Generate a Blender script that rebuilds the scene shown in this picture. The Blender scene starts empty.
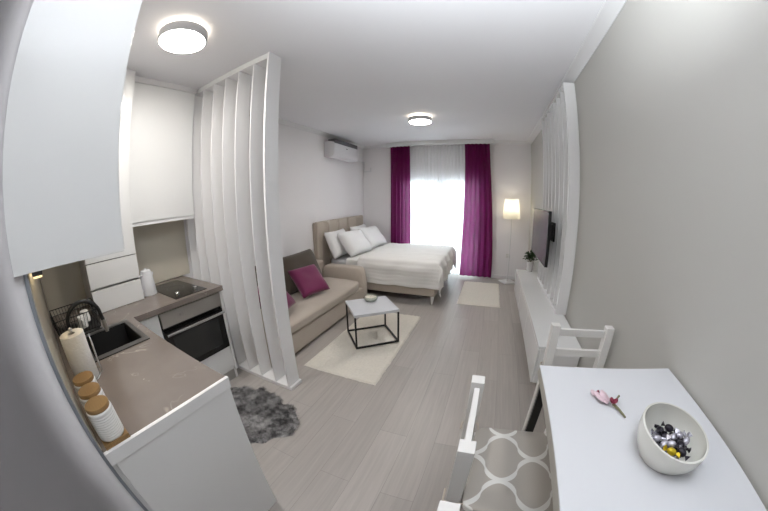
import bpy, bmesh, math, random
from mathutils import Vector, Matrix, noise
random.seed(7)
C = bpy.context.scene.collection
PI = math.pi
H = 2.655            # ceiling
XL = -3.43           # left wall
D = 5.455            # far wall
KY = -0.05           # kitchen back wall (behind the sink)
XE = -1.64           # end of the kitchen run

# ------------------------------------------------------------------ helpers
def lin(c):
    return tuple((v / 255 / 12.92) if v / 255 <= 0.04045 else ((v / 255 + 0.055) / 1.055) ** 2.4 for v in c)

def new_mat(name):
    m = bpy.data.materials.new(name)
    m.use_nodes = True
    nt = m.node_tree
    nt.nodes.clear()
    out = nt.nodes.new('ShaderNodeOutputMaterial')
    return m, nt, out

def N(nt, kind, **kw):
    n = nt.nodes.new(kind)
    for k, v in kw.items():
        if k in n.inputs:
            n.inputs[k].default_value = v
        else:
            setattr(n, k, v)
    return n

def coords(nt, scale=(1, 1, 1)):
    tc = nt.nodes.new('ShaderNodeTexCoord')
    mp = nt.nodes.new('ShaderNodeMapping')
    mp.inputs['Scale'].default_value = scale
    nt.links.new(tc.outputs['Object'], mp.inputs['Vector'])
    return mp.outputs['Vector']

def mat(name, rgb, rough=0.5, metal=0.0, var=0.04, vscale=6.0, bump=0.0, bscale=120.0, stretch=(1, 1, 1), spec=0.5, coat=0.0, sheen=0.0):
    """plain surface: base colour with a slight procedural mottling and an optional fine bump"""
    m, nt, out = new_mat(name)
    b = N(nt, 'ShaderNodeBsdfPrincipled', Roughness=rough, Metallic=metal)
    b.inputs['Specular IOR Level'].default_value = spec
    b.inputs['Coat Weight'].default_value = coat
    b.inputs['Coat Roughness'].default_value = 0.05
    b.inputs['Sheen Weight'].default_value = sheen
    v = coords(nt, stretch)
    nz = N(nt, 'ShaderNodeTexNoise', Scale=vscale, Detail=4.0)
    nt.links.new(v, nz.inputs['Vector'])
    mx = nt.nodes.new('ShaderNodeMix'); mx.data_type = 'RGBA'
    c = lin(rgb)
    lo = tuple(x * (1 - var) for x in c); hi = tuple(min(1, x * (1 + var)) for x in c)
    mx.inputs[6].default_value = (*lo, 1); mx.inputs[7].default_value = (*hi, 1)
    nt.links.new(nz.outputs['Fac'], mx.inputs[0])
    nt.links.new(mx.outputs[2], b.inputs['Base Color'])
    if bump:
        n2 = N(nt, 'ShaderNodeTexNoise', Scale=bscale, Detail=3.0)
        nt.links.new(v, n2.inputs['Vector'])
        bp = N(nt, 'ShaderNodeBump', Strength=bump, Distance=0.01)
        nt.links.new(n2.outputs['Fac'], bp.inputs['Height'])
        nt.links.new(bp.outputs['Normal'], b.inputs['Normal'])
    nt.links.new(b.outputs['BSDF'], out.inputs['Surface'])
    return m

def emit_mat(name, rgb, strength):
    m, nt, out = new_mat(name)
    e = N(nt, 'ShaderNodeEmission', Color=(*lin(rgb), 1), Strength=strength)
    nt.links.new(e.outputs[0], out.inputs['Surface'])
    return m

def cloth_mat(name, rgb, through=0.3, clear=0.0, rgb_through=None, bump=0.2):
    """woven cloth: diffuse front, some light passes through it, the open weave lets some straight through"""
    m, nt, out = new_mat(name)
    v = coords(nt)
    nz = N(nt, 'ShaderNodeTexNoise', Scale=300.0, Detail=2.0)
    nt.links.new(v, nz.inputs['Vector'])
    bp = N(nt, 'ShaderNodeBump', Strength=bump, Distance=0.004)
    nt.links.new(nz.outputs['Fac'], bp.inputs['Height'])
    d = N(nt, 'ShaderNodeBsdfDiffuse', Color=(*lin(rgb), 1))
    t = N(nt, 'ShaderNodeBsdfTranslucent', Color=(*lin(rgb_through or rgb), 1))
    nt.links.new(bp.outputs['Normal'], d.inputs['Normal'])
    a = N(nt, 'ShaderNodeMixShader', Fac=through)
    nt.links.new(d.outputs[0], a.inputs[1]); nt.links.new(t.outputs[0], a.inputs[2])
    last = a
    if clear:
        tr = N(nt, 'ShaderNodeBsdfTransparent', Color=(1, 1, 1, 1))
        k = N(nt, 'ShaderNodeMixShader', Fac=clear)
        nt.links.new(a.outputs[0], k.inputs[1]); nt.links.new(tr.outputs[0], k.inputs[2])
        last = k
    nt.links.new(last.outputs[0], out.inputs['Surface'])
    return m

def glass_mat(name, rgb=(245, 250, 250), rough=0.0, mix=0.88):
    """thin pane: mostly clear with a mirror-like share"""
    m, nt, out = new_mat(name)
    g = N(nt, 'ShaderNodeBsdfGlossy', Roughness=rough, Color=(1, 1, 1, 1))
    t = N(nt, 'ShaderNodeBsdfTransparent', Color=(*lin(rgb), 1))
    k = N(nt, 'ShaderNodeMixShader', Fac=mix)
    nt.links.new(g.outputs[0], k.inputs[1]); nt.links.new(t.outputs[0], k.inputs[2])
    nt.links.new(k.outputs[0], out.inputs['Surface'])
    return m

class MB:
    """collects shapes in one bmesh, then links them as one mesh object"""
    def __init__(s):
        s.bm = bmesh.new(); s.bevelled = False
    def _add(s, tmp, M=None):
        if M is not None:
            bmesh.ops.transform(tmp, matrix=M, verts=tmp.verts)
        me = bpy.data.meshes.new('tmp'); tmp.to_mesh(me); tmp.free()
        s.bm.from_mesh(me); bpy.data.meshes.remove(me)
        return s
    def box(s, x0, x1, y0, y1, z0, z1, bev=0.0, seg=2, M=None):
        t = bmesh.new()
        bmesh.ops.create_cube(t, size=1)
        for v in t.verts:
            v.co = Vector(((x0 + x1) / 2 + v.co.x * (x1 - x0), (y0 + y1) / 2 + v.co.y * (y1 - y0), (z0 + z1) / 2 + v.co.z * (z1 - z0)))
        if bev:
            s.bevelled = True
            bmesh.ops.bevel(t, geom=t.edges[:], offset=bev, segments=seg, profile=0.5, affect='EDGES')
        return s._add(t, M)
    def lathe(s, prof, c=(0, 0, 0), seg=32, M=None, cap=True):
        t = bmesh.new(); rings = []
        for r, z in prof:
            if r < 1e-5:
                rings.append([t.verts.new((0, 0, z))])
            else:
                rings.append([t.verts.new((r * math.cos(2 * PI * i / seg), r * math.sin(2 * PI * i / seg), z)) for i in range(seg)])
        for a, b in zip(rings, rings[1:]):
            for i in range(seg):
                j = (i + 1) % seg
                f = [a[i % len(a)], a[j % len(a)], b[j % len(b)], b[i % len(b)]]
                f = list(dict.fromkeys(f))
                if len(f) > 2:
                    t.faces.new(f)
        if cap:
            for ring in (rings[0], rings[-1]):
                if len(ring) > 2:
                    t.faces.new(ring)
        bmesh.ops.recalc_face_normals(t, faces=t.faces)
        return s._add(t, (M or Matrix()) if M is not None else Matrix.Translation(c))
    def tube(s, pts, r, seg=8, closed=False):
        t = bmesh.new(); pts = [Vector(p) for p in pts]; rings = []; n = len(pts)
        rr = r if isinstance(r, (list, tuple)) else [r] * n
        up = None
        for i, p in enumerate(pts):
            a = pts[i - 1] if (i or closed) else p
            b = pts[(i + 1) % n] if (i < n - 1 or closed) else p
            d = (b - a).normalized()
            if up is None:
                up = Vector((0, 0, 1)) if abs(d.z) < 0.9 else Vector((1, 0, 0))
            x = d.cross(up)
            if x.length < 1e-4:
                x = d.orthogonal()
            x.normalize(); y = x.cross(d).normalized(); up = y
            rings.append([t.verts.new(p + rr[i] * (x * math.cos(2 * PI * k / seg) + y * math.sin(2 * PI * k / seg))) for k in range(seg)])
        pairs = list(zip(rings, rings[1:])) + ([(rings[-1], rings[0])] if closed else [])
        for a, b in pairs:
            for k in range(seg):
                t.faces.new([a[k], a[(k + 1) % seg], b[(k + 1) % seg], b[k]])
        if not closed:
            t.faces.new(rings[0]); t.faces.new(rings[-1])
        bmesh.ops.recalc_face_normals(t, faces=t.faces)
        return s._add(t)
    def poly_prism(s, pts, z0, z1, bev=0.0, M=None):
        t = bmesh.new()
        a = [t.verts.new((x, y, z0)) for x, y in pts]; b = [t.verts.new((x, y, z1)) for x, y in pts]
        n = len(pts)
        t.faces.new(a); t.faces.new(b)
        for i in range(n):
            t.faces.new([a[i], a[(i + 1) % n], b[(i + 1) % n], b[i]])
        bmesh.ops.recalc_face_normals(t, faces=t.faces)
        if bev:
            bmesh.ops.bevel(t, geom=t.edges[:], offset=bev, segments=2, profile=0.5, affect='EDGES')
        return s._add(t, M)
    def grid(s, fn, nu, nv):
        t = bmesh.new()
        vs = [[t.verts.new(fn(i / nu, j / nv)) for j in range(nv + 1)] for i in range(nu + 1)]
        for i in range(nu):
            for j in range(nv):
                t.faces.new([vs[i][j], vs[i + 1][j], vs[i + 1][j + 1], vs[i][j + 1]])
        bmesh.ops.recalc_face_normals(t, faces=t.faces)
        return s._add(t)
    def pillow(s, w, h, t_, M, n=20, pinch=0.10, power=0.55, wob=0.0, seed=0):
        """stuffed cushion w x h, thickness t_: flat in local XY"""
        t = bmesh.new(); top = {}; bot = {}
        for i in range(n + 1):
            for j in range(n + 1):
                u = 2 * i / n - 1; v = 2 * j / n - 1
                k = 1 - pinch * (1 - abs(v) ** 2) * 0 
                px = u * w / 2 * (1 - pinch * (1 - v * v) * abs(u) ** 6)
                py = v * h / 2 * (1 - pinch * (1 - u * u) * abs(v) ** 6)
                th = t_ / 2 * (max(0, (1 - u ** 4)) * max(0, (1 - v ** 4))) ** power
                if wob:
                    th *= 1 + wob * noise.noise(Vector((u * 2 + seed, v * 2, seed * 3.1)))
                edge = i in (0, n) or j in (0, n)
                top[i, j] = t.verts.new((px, py, th))
                bot[i, j] = top[i, j] if edge else t.verts.new((px, py, -th))
        for i in range(n):
            for j in range(n):
                t.faces.new([top[i, j], top[i + 1, j], top[i + 1, j + 1], top[i, j + 1]])
                q = [bot[i, j], bot[i, j + 1], bot[i + 1, j + 1], bot[i + 1, j]]
                try:
                    t.faces.new(q)
                except ValueError:
                    pass
        return s._add(t, M)
    def ball(s, c, r, sub=2, sc=(1, 1, 1), M=None):
        t = bmesh.new()
        bmesh.ops.create_icosphere(t, subdivisions=sub, radius=r)
        for v in t.verts:
            v.co = Vector((v.co.x * sc[0], v.co.y * sc[1], v.co.z * sc[2]))
        return s._add(t, Matrix.Translation(c) @ (M or Matrix()))
    def build(s, name, material, parent=None, angle=38, local=False):
        bmesh.ops.remove_doubles(s.bm, verts=s.bm.verts, dist=1e-6)
        for f in s.bm.faces:
            f.smooth = True
        for e in s.bm.edges:
            if len(e.link_faces) == 2:
                e.smooth = e.calc_face_angle(0) < math.radians(angle)
        me = bpy.data.meshes.new(name)
        s.bm.to_mesh(me); s.bm.free()
        me.materials.append(material)
        o = bpy.data.objects.new(name, me)
        C.objects.link(o)
        if s.bevelled:
            wn = o.modifiers.new('flat faces', 'WEIGHTED_NORMAL'); wn.keep_sharp = True; wn.weight = 100
        if parent is not None:
            r = parent
            while r.parent is not None:
                r = r.parent
            if not local:
                me.transform(Matrix.Translation(-r.location))
            o.parent = parent
        return o

def tag(o, label, cat, group=None):
    o['label'] = label; o['category'] = cat
    if group:
        o['group'] = group
    return o

def thing(name, label, cat, loc, group=None):
    o = bpy.data.objects.new(name, None)
    o.empty_display_size = 0.1
    C.objects.link(o)
    o.location = loc
    return tag(o, label, cat, group)

def solo(mb, name, material, label, cat, base, group=None, angle=38):
    """a thing that is one mesh: origin moved to its base"""
    o = mb.build(name, material, angle=angle)
    o.data.transform(Matrix.Translation(-Vector(base))); o.location = base
    return tag(o, label, cat, group)

def struct(mb, name, material, parent=None):
    o = mb.build(name, material, parent)
    if parent is None:
        o['kind'] = 'structure'
    return o

def dup(root, loc, rotz, label, group=None):
    r = root.copy(); C.objects.link(r); r.location = loc; r.rotation_euler = (0, 0, rotz)
    r['label'] = label
    if group:
        r['group'] = group
    for ch in list(root.children):
        c = ch.copy(); C.objects.link(c); c.parent = r
        for g in list(ch.children):
            d = g.copy(); C.objects.link(d); d.parent = c
    return r

T = Matrix.Translation
def R(a, ax):
    return Matrix.Rotation(a, 4, ax)

# ------------------------------------------------------------------ materials
M_white_wall = mat('white wall paint', (238, 235, 236), 0.85, var=0.012, vscale=2, bump=0.03, bscale=180)
M_greige = mat('greige wall paint', (189, 187, 182), 0.8, var=0.012, vscale=2, bump=0.03, bscale=180)
M_ceil = mat('ceiling paint', (236, 235, 238), 0.9, var=0.01, vscale=2)
M_trim = mat('white trim', (226, 225, 226), 0.45, var=0.01)
M_gloss = mat('glossy white lacquer', (231, 231, 230), 0.14, var=0.006, coat=0.3)
M_satin = mat('satin white board', (232, 231, 230), 0.32, var=0.01)
M_divider = mat('glossy white slat', (240, 239, 239), 0.2, var=0.01, coat=0.2)
M_grey_trim = mat('grey edge profile', (150, 155, 162), 0.35, metal=0.4, var=0.02)
M_bsplash = mat('beige glass splashback', (206, 199, 184), 0.3, var=0.02, vscale=3)
M_gap = mat('dark joint', (60, 58, 56), 0.7)
M_shadowgap = mat('grey profile', (172, 170, 166), 0.4, metal=0.3)
M_steel = mat('brushed steel', (168, 164, 158), 0.38, metal=0.55, var=0.06, vscale=8, stretch=(1, 40, 40))
M_chrome = mat('chrome', (205, 205, 205), 0.12, metal=1.0, var=0.0)
M_blackglass = mat('black glass', (16, 16, 17), 0.14, var=0.0, spec=0.4)
M_blackmetal = mat('black powder coated metal', (22, 21, 21), 0.42, var=0.05)
M_blackplastic = mat('black plastic', (18, 18, 20), 0.4, var=0.05)
M_sink = mat('dark granite composite', (36, 36, 37), 0.5, var=0.35, vscale=260)
M_sinkrim = mat('grey granite rim', (74, 72, 70), 0.45, var=0.25, vscale=260)
M_rubber = mat('matt black rubber', (16, 17, 20), 0.55)
M_bamboo = mat('bamboo wood', (138, 107, 66), 0.5, var=0.18, vscale=7, stretch=(3, 40, 3))
M_ceramic = mat('white ceramic', (226, 224, 220), 0.25, var=0.01)
M_paper = mat('paper towel', (228, 226, 221), 0.95, var=0.02, bump=0.3, bscale=90)
M_soap = mat('yellow green soap', (188, 190, 40), 0.2, var=0.04)
M_kettle = mat('white plastic', (222, 222, 224), 0.25, var=0.01)
M_sofa = mat('beige upholstery', (192, 180, 167), 0.9, var=0.05, vscale=9, bump=0.35, bscale=420, sheen=0.2)
M_brown = mat('dark taupe upholstery', (80, 70, 60), 0.9, var=0.08, vscale=7, bump=0.35, bscale=420, sheen=0.2)
M_pink = mat('magenta satin cushion', (116, 14, 76), 0.6, var=0.06, vscale=5, bump=0.2, bscale=300, sheen=0.3)
M_bed = mat('beige bed upholstery', (186, 174, 161), 0.9, var=0.04, vscale=9, bump=0.3, bscale=420, sheen=0.2)
M_mattress = mat('grey fitted sheet', (204, 203, 205), 0.9, var=0.02, bump=0.15, bscale=200)
M_duvet = mat('white cotton', (242, 240, 236), 0.85, var=0.015, vscale=5, bump=0.15, bscale=220)
M_pillow = mat('white pillow cotton', (246, 246, 246), 0.85, var=0.01, bump=0.12, bscale=220)
M_cream = mat('cream shaggy pile', (234, 228, 216), 0.95, var=0.10, vscale=45, bump=0.9, bscale=130)
M_lampwhite = mat('white lamp enamel', (222, 222, 222), 0.35)
M_lampring = mat('white lamp housing', (205, 204, 206), 0.5, var=0.0)
M_ac = mat('white ac plastic', (224, 222, 224), 0.35, var=0.01)
M_acgrille = mat('dark grille', (92, 90, 94), 0.6)
M_leaf = mat('green leaves', (40, 66, 30), 0.55, var=0.35, vscale=30)
M_pot = mat('white pot', (214, 212, 210), 0.35)
M_tabletop = mat('white table top', (216, 217, 221), 0.38, var=0.006)
M_tableedge = mat('greige table edge', (176, 172, 164), 0.5)
M_chair = mat('white painted wood', (231, 229, 226), 0.42, var=0.012, vscale=12, stretch=(1, 1, 6))
M_wax = mat('white wax', (236, 230, 214), 0.4, var=0.02)
M_bowl = mat('white porcelain', (222, 221, 214), 0.22, var=0.01)
M_candydark = mat('dark candy foil', (42, 38, 48), 0.28, metal=0.4, var=0.5, vscale=90)
M_candysilver = mat('silver candy foil', (190, 188, 198), 0.25, metal=0.6, var=0.3, vscale=90)
M_candygold = mat('yellow candy foil', (204, 178, 40), 0.28, metal=0.5, var=0.2, vscale=90)
M_petal = mat('dusty pink petals', (222, 196, 204), 0.6, var=0.18, vscale=60)
M_petaldark = mat('wine red petals', (130, 40, 62), 0.6, var=0.3, vscale=60)
M_stem = mat('dry green stem', (124, 122, 92), 0.7, var=0.2, vscale=80)
M_socket = mat('white socket', (220, 218, 214), 0.35)
M_frame = mat('white door frame', (226, 227, 230), 0.35)
M_pane = glass_mat('clear pane', mix=0.94)
M_clearglass = glass_mat('clear glass dish', (232, 236, 232), 0.02, 0.75)
M_bulb_disc = emit_mat('ceiling lamp glow', (255, 250, 243), 56.0)
M_bulb_ring = emit_mat('ceiling lamp halo', (255, 243, 222), 14.0)
M_puck = emit_mat('warm led', (255, 222, 160), 1.6)

M_curtain = cloth_mat('magenta curtain voile', (108, 24, 76), through=0.42, clear=0.03, rgb_through=(156, 60, 128))
M_sheer = cloth_mat('white sheer voile', (249, 249, 252), through=0.38, clear=0.13)
M_shade = cloth_mat('white lampshade fabric', (244, 240, 226), through=0.62)

def floor_mat():
    m, nt, out = new_mat('light grey oak laminate')
    tc = nt.nodes.new('ShaderNodeTexCoord')
    sep = nt.nodes.new('ShaderNodeSeparateXYZ'); nt.links.new(tc.outputs['Object'], sep.inputs[0])
    cmb = nt.nodes.new('ShaderNodeCombineXYZ')
    nt.links.new(sep.outputs['Y'], cmb.inputs['X']); nt.links.new(sep.outputs['X'], cmb.inputs['Y'])
    br = N(nt, 'ShaderNodeTexBrick', Scale=1.0)
    br.offset = 0.37; br.offset_frequency = 2
    br.inputs['Brick Width'].default_value = 1.29; br.inputs['Row Height'].default_value = 0.193
    br.inputs['Mortar Size'].default_value = 0.0012; br.inputs['Mortar Smooth'].default_value = 0.3
    br.inputs['Color1'].default_value = (*lin((186, 179, 173)), 1)
    br.inputs['Color2'].default_value = (*lin((174, 167, 161)), 1)
    br.inputs['Mortar'].default_value = (*lin((146, 139, 134)), 1)
    nt.links.new(cmb.outputs[0], br.inputs['Vector'])
    mp = nt.nodes.new('ShaderNodeMapping'); mp.inputs['Scale'].default_value = (1.2, 26, 1)
    nt.links.new(cmb.outputs[0], mp.inputs['Vector'])
    nz = N(nt, 'ShaderNodeTexNoise', Scale=1.6, Detail=7.0, Roughness=0.62, Distortion=0.6)
    nt.links.new(mp.outputs[0], nz.inputs['Vector'])
    rp = nt.nodes.new('ShaderNodeValToRGB')
    rp.color_ramp.elements[0].position = 0.3; rp.color_ramp.elements[0].color = (0.87, 0.87, 0.87, 1)
    rp.color_ramp.elements[1].position = 0.72; rp.color_ramp.elements[1].color = (1.05, 1.05, 1.05, 1)
    nt.links.new(nz.outputs['Fac'], rp.inputs[0])
    mx = nt.nodes.new('ShaderNodeMix'); mx.data_type = 'RGBA'; mx.blend_type = 'MULTIPLY'; mx.inputs[0].default_value = 1.0
    nt.links.new(br.outputs['Color'], mx.inputs[6]); nt.links.new(rp.outputs[0], mx.inputs[7])
    b = N(nt, 'ShaderNodeBsdfPrincipled', Roughness=0.38)
    nt.links.new(mx.outputs[2], b.inputs['Base Color'])
    nt.links.new(b.outputs[0], out.inputs['Surface'])
    return m
M_floor = floor_mat()

def marble_mat():
    m, nt, out = new_mat('brown marble laminate')
    v = coords(nt)
    big = N(nt, 'ShaderNodeTexNoise', Scale=5.0, Detail=5.0); nt.links.new(v, big.inputs['Vector'])
    mx = nt.nodes.new('ShaderNodeMix'); mx.data_type = 'RGBA'
    mx.inputs[6].default_value = (*lin((112, 103, 97)), 1); mx.inputs[7].default_value = (*lin((134, 124, 117)), 1)
    nt.links.new(big.outputs['Fac'], mx.inputs[0])
    vn = N(nt, 'ShaderNodeTexNoise', Scale=3.4, Detail=4.0, Roughness=0.5, Distortion=1.2); nt.links.new(v, vn.inputs['Vector'])
    rp = nt.nodes.new('ShaderNodeValToRGB'); e = rp.color_ramp.elements
    e[0].position = 0.491; e[0].color = (0, 0, 0, 1); e[1].position = 0.5; e[1].color = (0.6, 0.6, 0.6, 1)
    k = e.new(0.507); k.color = (0, 0, 0, 1)
    nt.links.new(vn.outputs['Fac'], rp.inputs[0])
    mk = N(nt, 'ShaderNodeTexNoise', Scale=4.5, Detail=3.0); nt.links.new(v, mk.inputs['Vector'])
    mr = nt.nodes.new('ShaderNodeMapRange'); mr.inputs[1].default_value = 0.47; mr.inputs[2].default_value = 0.66
    nt.links.new(mk.outputs['Fac'], mr.inputs[0])
    mu = nt.nodes.new('ShaderNodeMath'); mu.operation = 'MULTIPLY'
    nt.links.new(rp.outputs[0], mu.inputs[0]); nt.links.new(mr.outputs[0], mu.inputs[1])
    m2 = nt.nodes.new('ShaderNodeMix'); m2.data_type = 'RGBA'
    nt.links.new(mu.outputs[0], m2.inputs[0]); nt.links.new(mx.outputs[2], m2.inputs[6])
    m2.inputs[7].default_value = (*lin((198, 186, 176)), 1)
    b = N(nt, 'ShaderNodeBsdfPrincipled', Roughness=0.17)
    nt.links.new(m2.outputs[2], b.inputs['Base Color'])
    nt.links.new(b.outputs[0], out.inputs['Surface'])
    return m
M_marble = marble_mat()

def trellis_mat():
    """grey cotton with a woven off-white ogee trellis"""
    m, nt, out = new_mat('grey trellis cotton')
    tc = nt.nodes.new('ShaderNodeTexCoord')
    sep = nt.nodes.new('ShaderNodeSeparateXYZ'); nt.links.new(tc.outputs['Object'], sep.inputs[0])
    def mth(op, a, b=None, c=None):
        n = nt.nodes.new('ShaderNodeMath'); n.operation = op
        for i, q in enumerate((a, b, c)):
            if q is None:
                continue
            if isinstance(q, (int, float)):
                n.inputs[i].default_value = q
            else:
                nt.links.new(q, n.inputs[i])
        return n.outputs[0]
    P, Q = 0.107, 0.228
    u = mth('MULTIPLY', mth('ADD', sep.outputs['X'], 0.057), 2 * PI / Q)
    v = mth('ADD', sep.outputs['Y'], -0.0625)
    c = mth('COSINE', u)
    w = mth('MULTIPLY', mth('SIGN', c), mth('POWER', mth('ABSOLUTE', c), 0.55))
    a = mth('MULTIPLY', w, P / 2 - 0.004)
    def dist(off, sgn):
        s_ = mth('ADD', mth('MULTIPLY', a, sgn), off)
        q = mth('SUBTRACT', v, s_)
        q = mth('FRACT', mth('ADD', mth('DIVIDE', q, 2 * P), 0.5))
        return mth('MULTIPLY', mth('ABSOLUTE', mth('SUBTRACT', q, 0.5)), 2 * P)
    d = mth('MINIMUM', dist(0.0, 1), dist(P, -1))
    sn = mth('SINE', u)
    sl = mth('SQRT', mth('ADD', mth('MULTIPLY', mth('MULTIPLY', sn, sn), (P / 2 * 2 * PI / Q) ** 2 * 0.9), 1.0))
    line = mth('LESS_THAN', d, mth('MULTIPLY', sl, 0.0078))
    nz = N(nt, 'ShaderNodeTexNoise', Scale=500.0, Detail=2.0); nt.links.new(tc.outputs['Object'], nz.inputs['Vector'])
    mx = nt.nodes.new('ShaderNodeMix'); mx.data_type = 'RGBA'
    mx.inputs[6].default_value = (*lin((178, 171, 162)), 1); mx.inputs[7].default_value = (*lin((226, 224, 219)), 1)
    nt.links.new(line, mx.inputs[0])
    bp = N(nt, 'ShaderNodeBump', Strength=0.2, Distance=0.004); nt.links.new(nz.outputs['Fac'], bp.inputs['Height'])
    b = N(nt, 'ShaderNodeBsdfPrincipled', Roughness=0.9)
    nt.links.new(mx.outputs[2], b.inputs['Base Color']); nt.links.new(bp.outputs[0], b.inputs['Normal'])
    nt.links.new(b.outputs[0], out.inputs['Surface'])
    return m
M_trellis = trellis_mat()

def fur_mat():
    m, nt, out = new_mat('grey sheepskin fur')
    v = coords(nt)
    nz = N(nt, 'ShaderNodeTexNoise', Scale=14.0, Detail=6.0, Roughness=0.7); nt.links.new(v, nz.inputs['Vector'])
    rp = nt.nodes.new('ShaderNodeValToRGB')
    rp.color_ramp.elements[0].position = 0.40; rp.color_ramp.elements[0].color = (*lin((74, 72, 73)), 1)
    rp.color_ramp.elements[1].position = 0.64; rp.color_ramp.elements[1].color = (*lin((190, 187, 186)), 1)
    nt.links.new(nz.outputs['Fac'], rp.inputs[0])
    b = N(nt, 'ShaderNodeBsdfPrincipled', Roughness=0.8)
    nt.links.new(rp.outputs[0], b.inputs['Base Color'])
    nt.links.new(b.outputs[0], out.inputs['Surface'])
    return m
M_fur = fur_mat()

# ------------------------------------------------------------------ room shell
struct(MB().box(-3.6, 0.12, -1.85, D + 0.12, -0.1, 0.0), 'floor', M_floor)
struct(MB().box(-3.6, 0.12, -1.85, D + 0.12, H, H + 0.1), 'ceiling', M_ceil)
struct(MB().box(XL - 0.12, XL, KY - 0.12, D, 0, H), 'wall_left', M_white_wall)
struct(MB().box(0, 0.12, -1.75, D, 0, H), 'wall_right', M_greige)
WX0, WX1, WZ1 = -2.58, -0.96, 1.92
struct(MB().box(XL - 0.12, WX0, D, D + 0.12, 0, H).box(WX1, 0.12, D, D + 0.12, 0, H).box(WX0, WX1, D, D + 0.12, WZ1, H), 'wall_far', M_white_wall)
struct(MB().box(XL, XE - 0.03, KY - 0.12, KY, 0, H), 'wall_kitchen', M_white_wall)
struct(MB().box(XE - 0.14, XE - 0.02, -1.75, KY - 0.121, 0, H).box(XE - 0.03, XE - 0.02, KY - 0.121, KY, 0, H), 'wall_hall', M_white_wall)
struct(MB().box(XE - 0.14, 0.12, -1.87, -1.75, 0, H), 'wall_back', M_white_wall)

def crown_x(x, s, y0, y1):   # crown along y on a wall at x, s = direction into the room
    m = MB(); c, h = 0.088, 0.047
    prof = [(0, -h), (0.006, -h), (0.012, -h * 0.8), (0.034, -h * 0.62), (0.05, -h * 0.36), (0.072, -h * 0.26), (c - 0.004, -0.008), (c, 0), (0, 0)]
    t = [(y, x + s * p, H + z) for y in (y0, y1) for p, z in prof]
    bm = bmesh.new(); n = len(prof)
    vs = [bm.verts.new((q[1], q[0], q[2])) for q in t]
    for i in range(n):
        bm.faces.new([vs[i], vs[(i + 1) % n], vs[n + (i + 1) % n], vs[n + i]])
    bm.faces.new(vs[:n]); bm.faces.new(vs[n:])
    bmesh.ops.recalc_face_normals(bm, faces=bm.faces)
    return m._add(bm)
def crown_y(y, x0, x1):
    m = crown_x(0, 1, x0, x1)
    bmesh.ops.transform(m.bm, matrix=Matrix(((0, 1, 0, 0), (-1, 0, 0, y), (0, 0, 1, 0), (0, 0, 0, 1))), verts=m.bm.verts)
    return m
struct(crown_x(0, -1, -1.75, D), 'trim_1', M_trim)
struct(crown_x(XL, 1, 1.49, D), 'trim_2', M_trim)
struct(crown_y(D, XL, 0), 'trim_3', M_trim)
struct(MB().box(XL, WX0, D - 0.014, D, 0, 0.07, 0.003).box(WX1, 0, D - 0.014, D, 0, 0.07, 0.003), 'baseboard_far', M_trim)
struct(MB().box(-0.014, 0, -1.75, D - 0.014, 0, 0.07, 0.003), 'baseboard_right', M_trim)
struct(MB().box(XL, XL + 0.014, 1.5, D - 0.014, 0, 0.07, 0.003), 'baseboard_left', M_trim)
# kitchen wall corner profile
struct(MB().box(XE - 0.022, XE - 0.010, -0.058, -0.046, 0.0, 1.445, 0.002), 'trim_4', M_grey_trim)

# balcony door
dr = MB()
f = 0.07
xm = (WX0 + WX1) / 2
for a, b in ((WX0, xm), (xm, WX1)):
    dr.box(a, a + f, D + 0.03, D + 0.09, 0.0, WZ1, 0.004).box(b - f, b, D + 0.03, D + 0.09, 0.0, WZ1, 0.004)
    dr.box(a + f, b - f, D + 0.03, D + 0.09, WZ1 - f, WZ1, 0.004).box(a + f, b - f, D + 0.03, D + 0.09, 0.0, f, 0.004)
door = struct(dr, 'door_1', M_frame)
MB().box(WX0 + f, xm - f, D + 0.056, D + 0.062, f, WZ1 - f).box(xm + f, WX1 - f, D + 0.056, D + 0.062, f, WZ1 - f).build('pane', M_pane, door)
MB().box(xm - 0.05, xm - 0.02, D + 0.015, D + 0.03, 0.98, 1.12, 0.003).box(xm - 0.045, xm - 0.025, D - 0.03, D + 0.02, 1.08, 1.10, 0.003).box(xm - 0.16, xm - 0.025, D - 0.035, D - 0.018, 1.08, 1.10, 0.004).build('door_handle', M_lampwhite, door)

# curtain board at the ceiling
solo(MB().box(-2.83, -0.71, 5.27, 5.455 - 0.088, 2.572, H, 0.004), 'curtain_board', M_trim, 'long white curtain board on the ceiling above the balcony door', 'curtain board', (-1.77, 5.3, 2.572))

def curtain(name, m, label, x0t, x1t, x0b, x1b, z0, z1, y, folds, amp, seed, cat='curtain', nv=26):
    def fn(u, v):
        z = z1 + (z0 - z1) * v
        sm = v * v * (3 - 2 * v)
        xa = x0t + (x0b - x0t) * sm; xb = x1t + (x1b - x1t) * sm
        ph = 2 * PI * folds * u + 1.1 * noise.noise(Vector((u * 4 + seed, v * 0.8, seed)))
        wob = 0.5 + 0.5 * v
        yy = y + amp * (0.75 + 0.5 * noise.noise(Vector((u * 6, 0.3, seed + 9)))) * math.sin(ph)
        xx = xa + (xb - xa) * u + amp * 0.3 * math.sin(2 * ph) * wob
        return (xx, yy, z)
    mb = MB().grid(fn, int(folds * 16), nv)
    return solo(mb, name, m, label, cat, ((x0b + x1b) / 2, y, z0), angle=80)
curtain('curtain', M_curtain, 'magenta curtain left of the balcony door, behind the bed', -2.75, -2.345, -2.76, -2.35, 0.03, 2.572, 5.325, 5, 0.034, 3)
curtain('curtain', M_curtain, 'magenta curtain right of the balcony door, beside the floor lamp', -1.262, -0.79, -1.325, -0.695, 0.045, 2.572, 5.315, 6, 0.036, 8)
curtain('sheer_curtain', M_sheer, 'white sheer curtain across the bright balcony door', -2.62, -0.93, -2.62, -0.93, 0.03, 2.60, 5.40, 26, 0.012, 5, nv=10)

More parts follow.
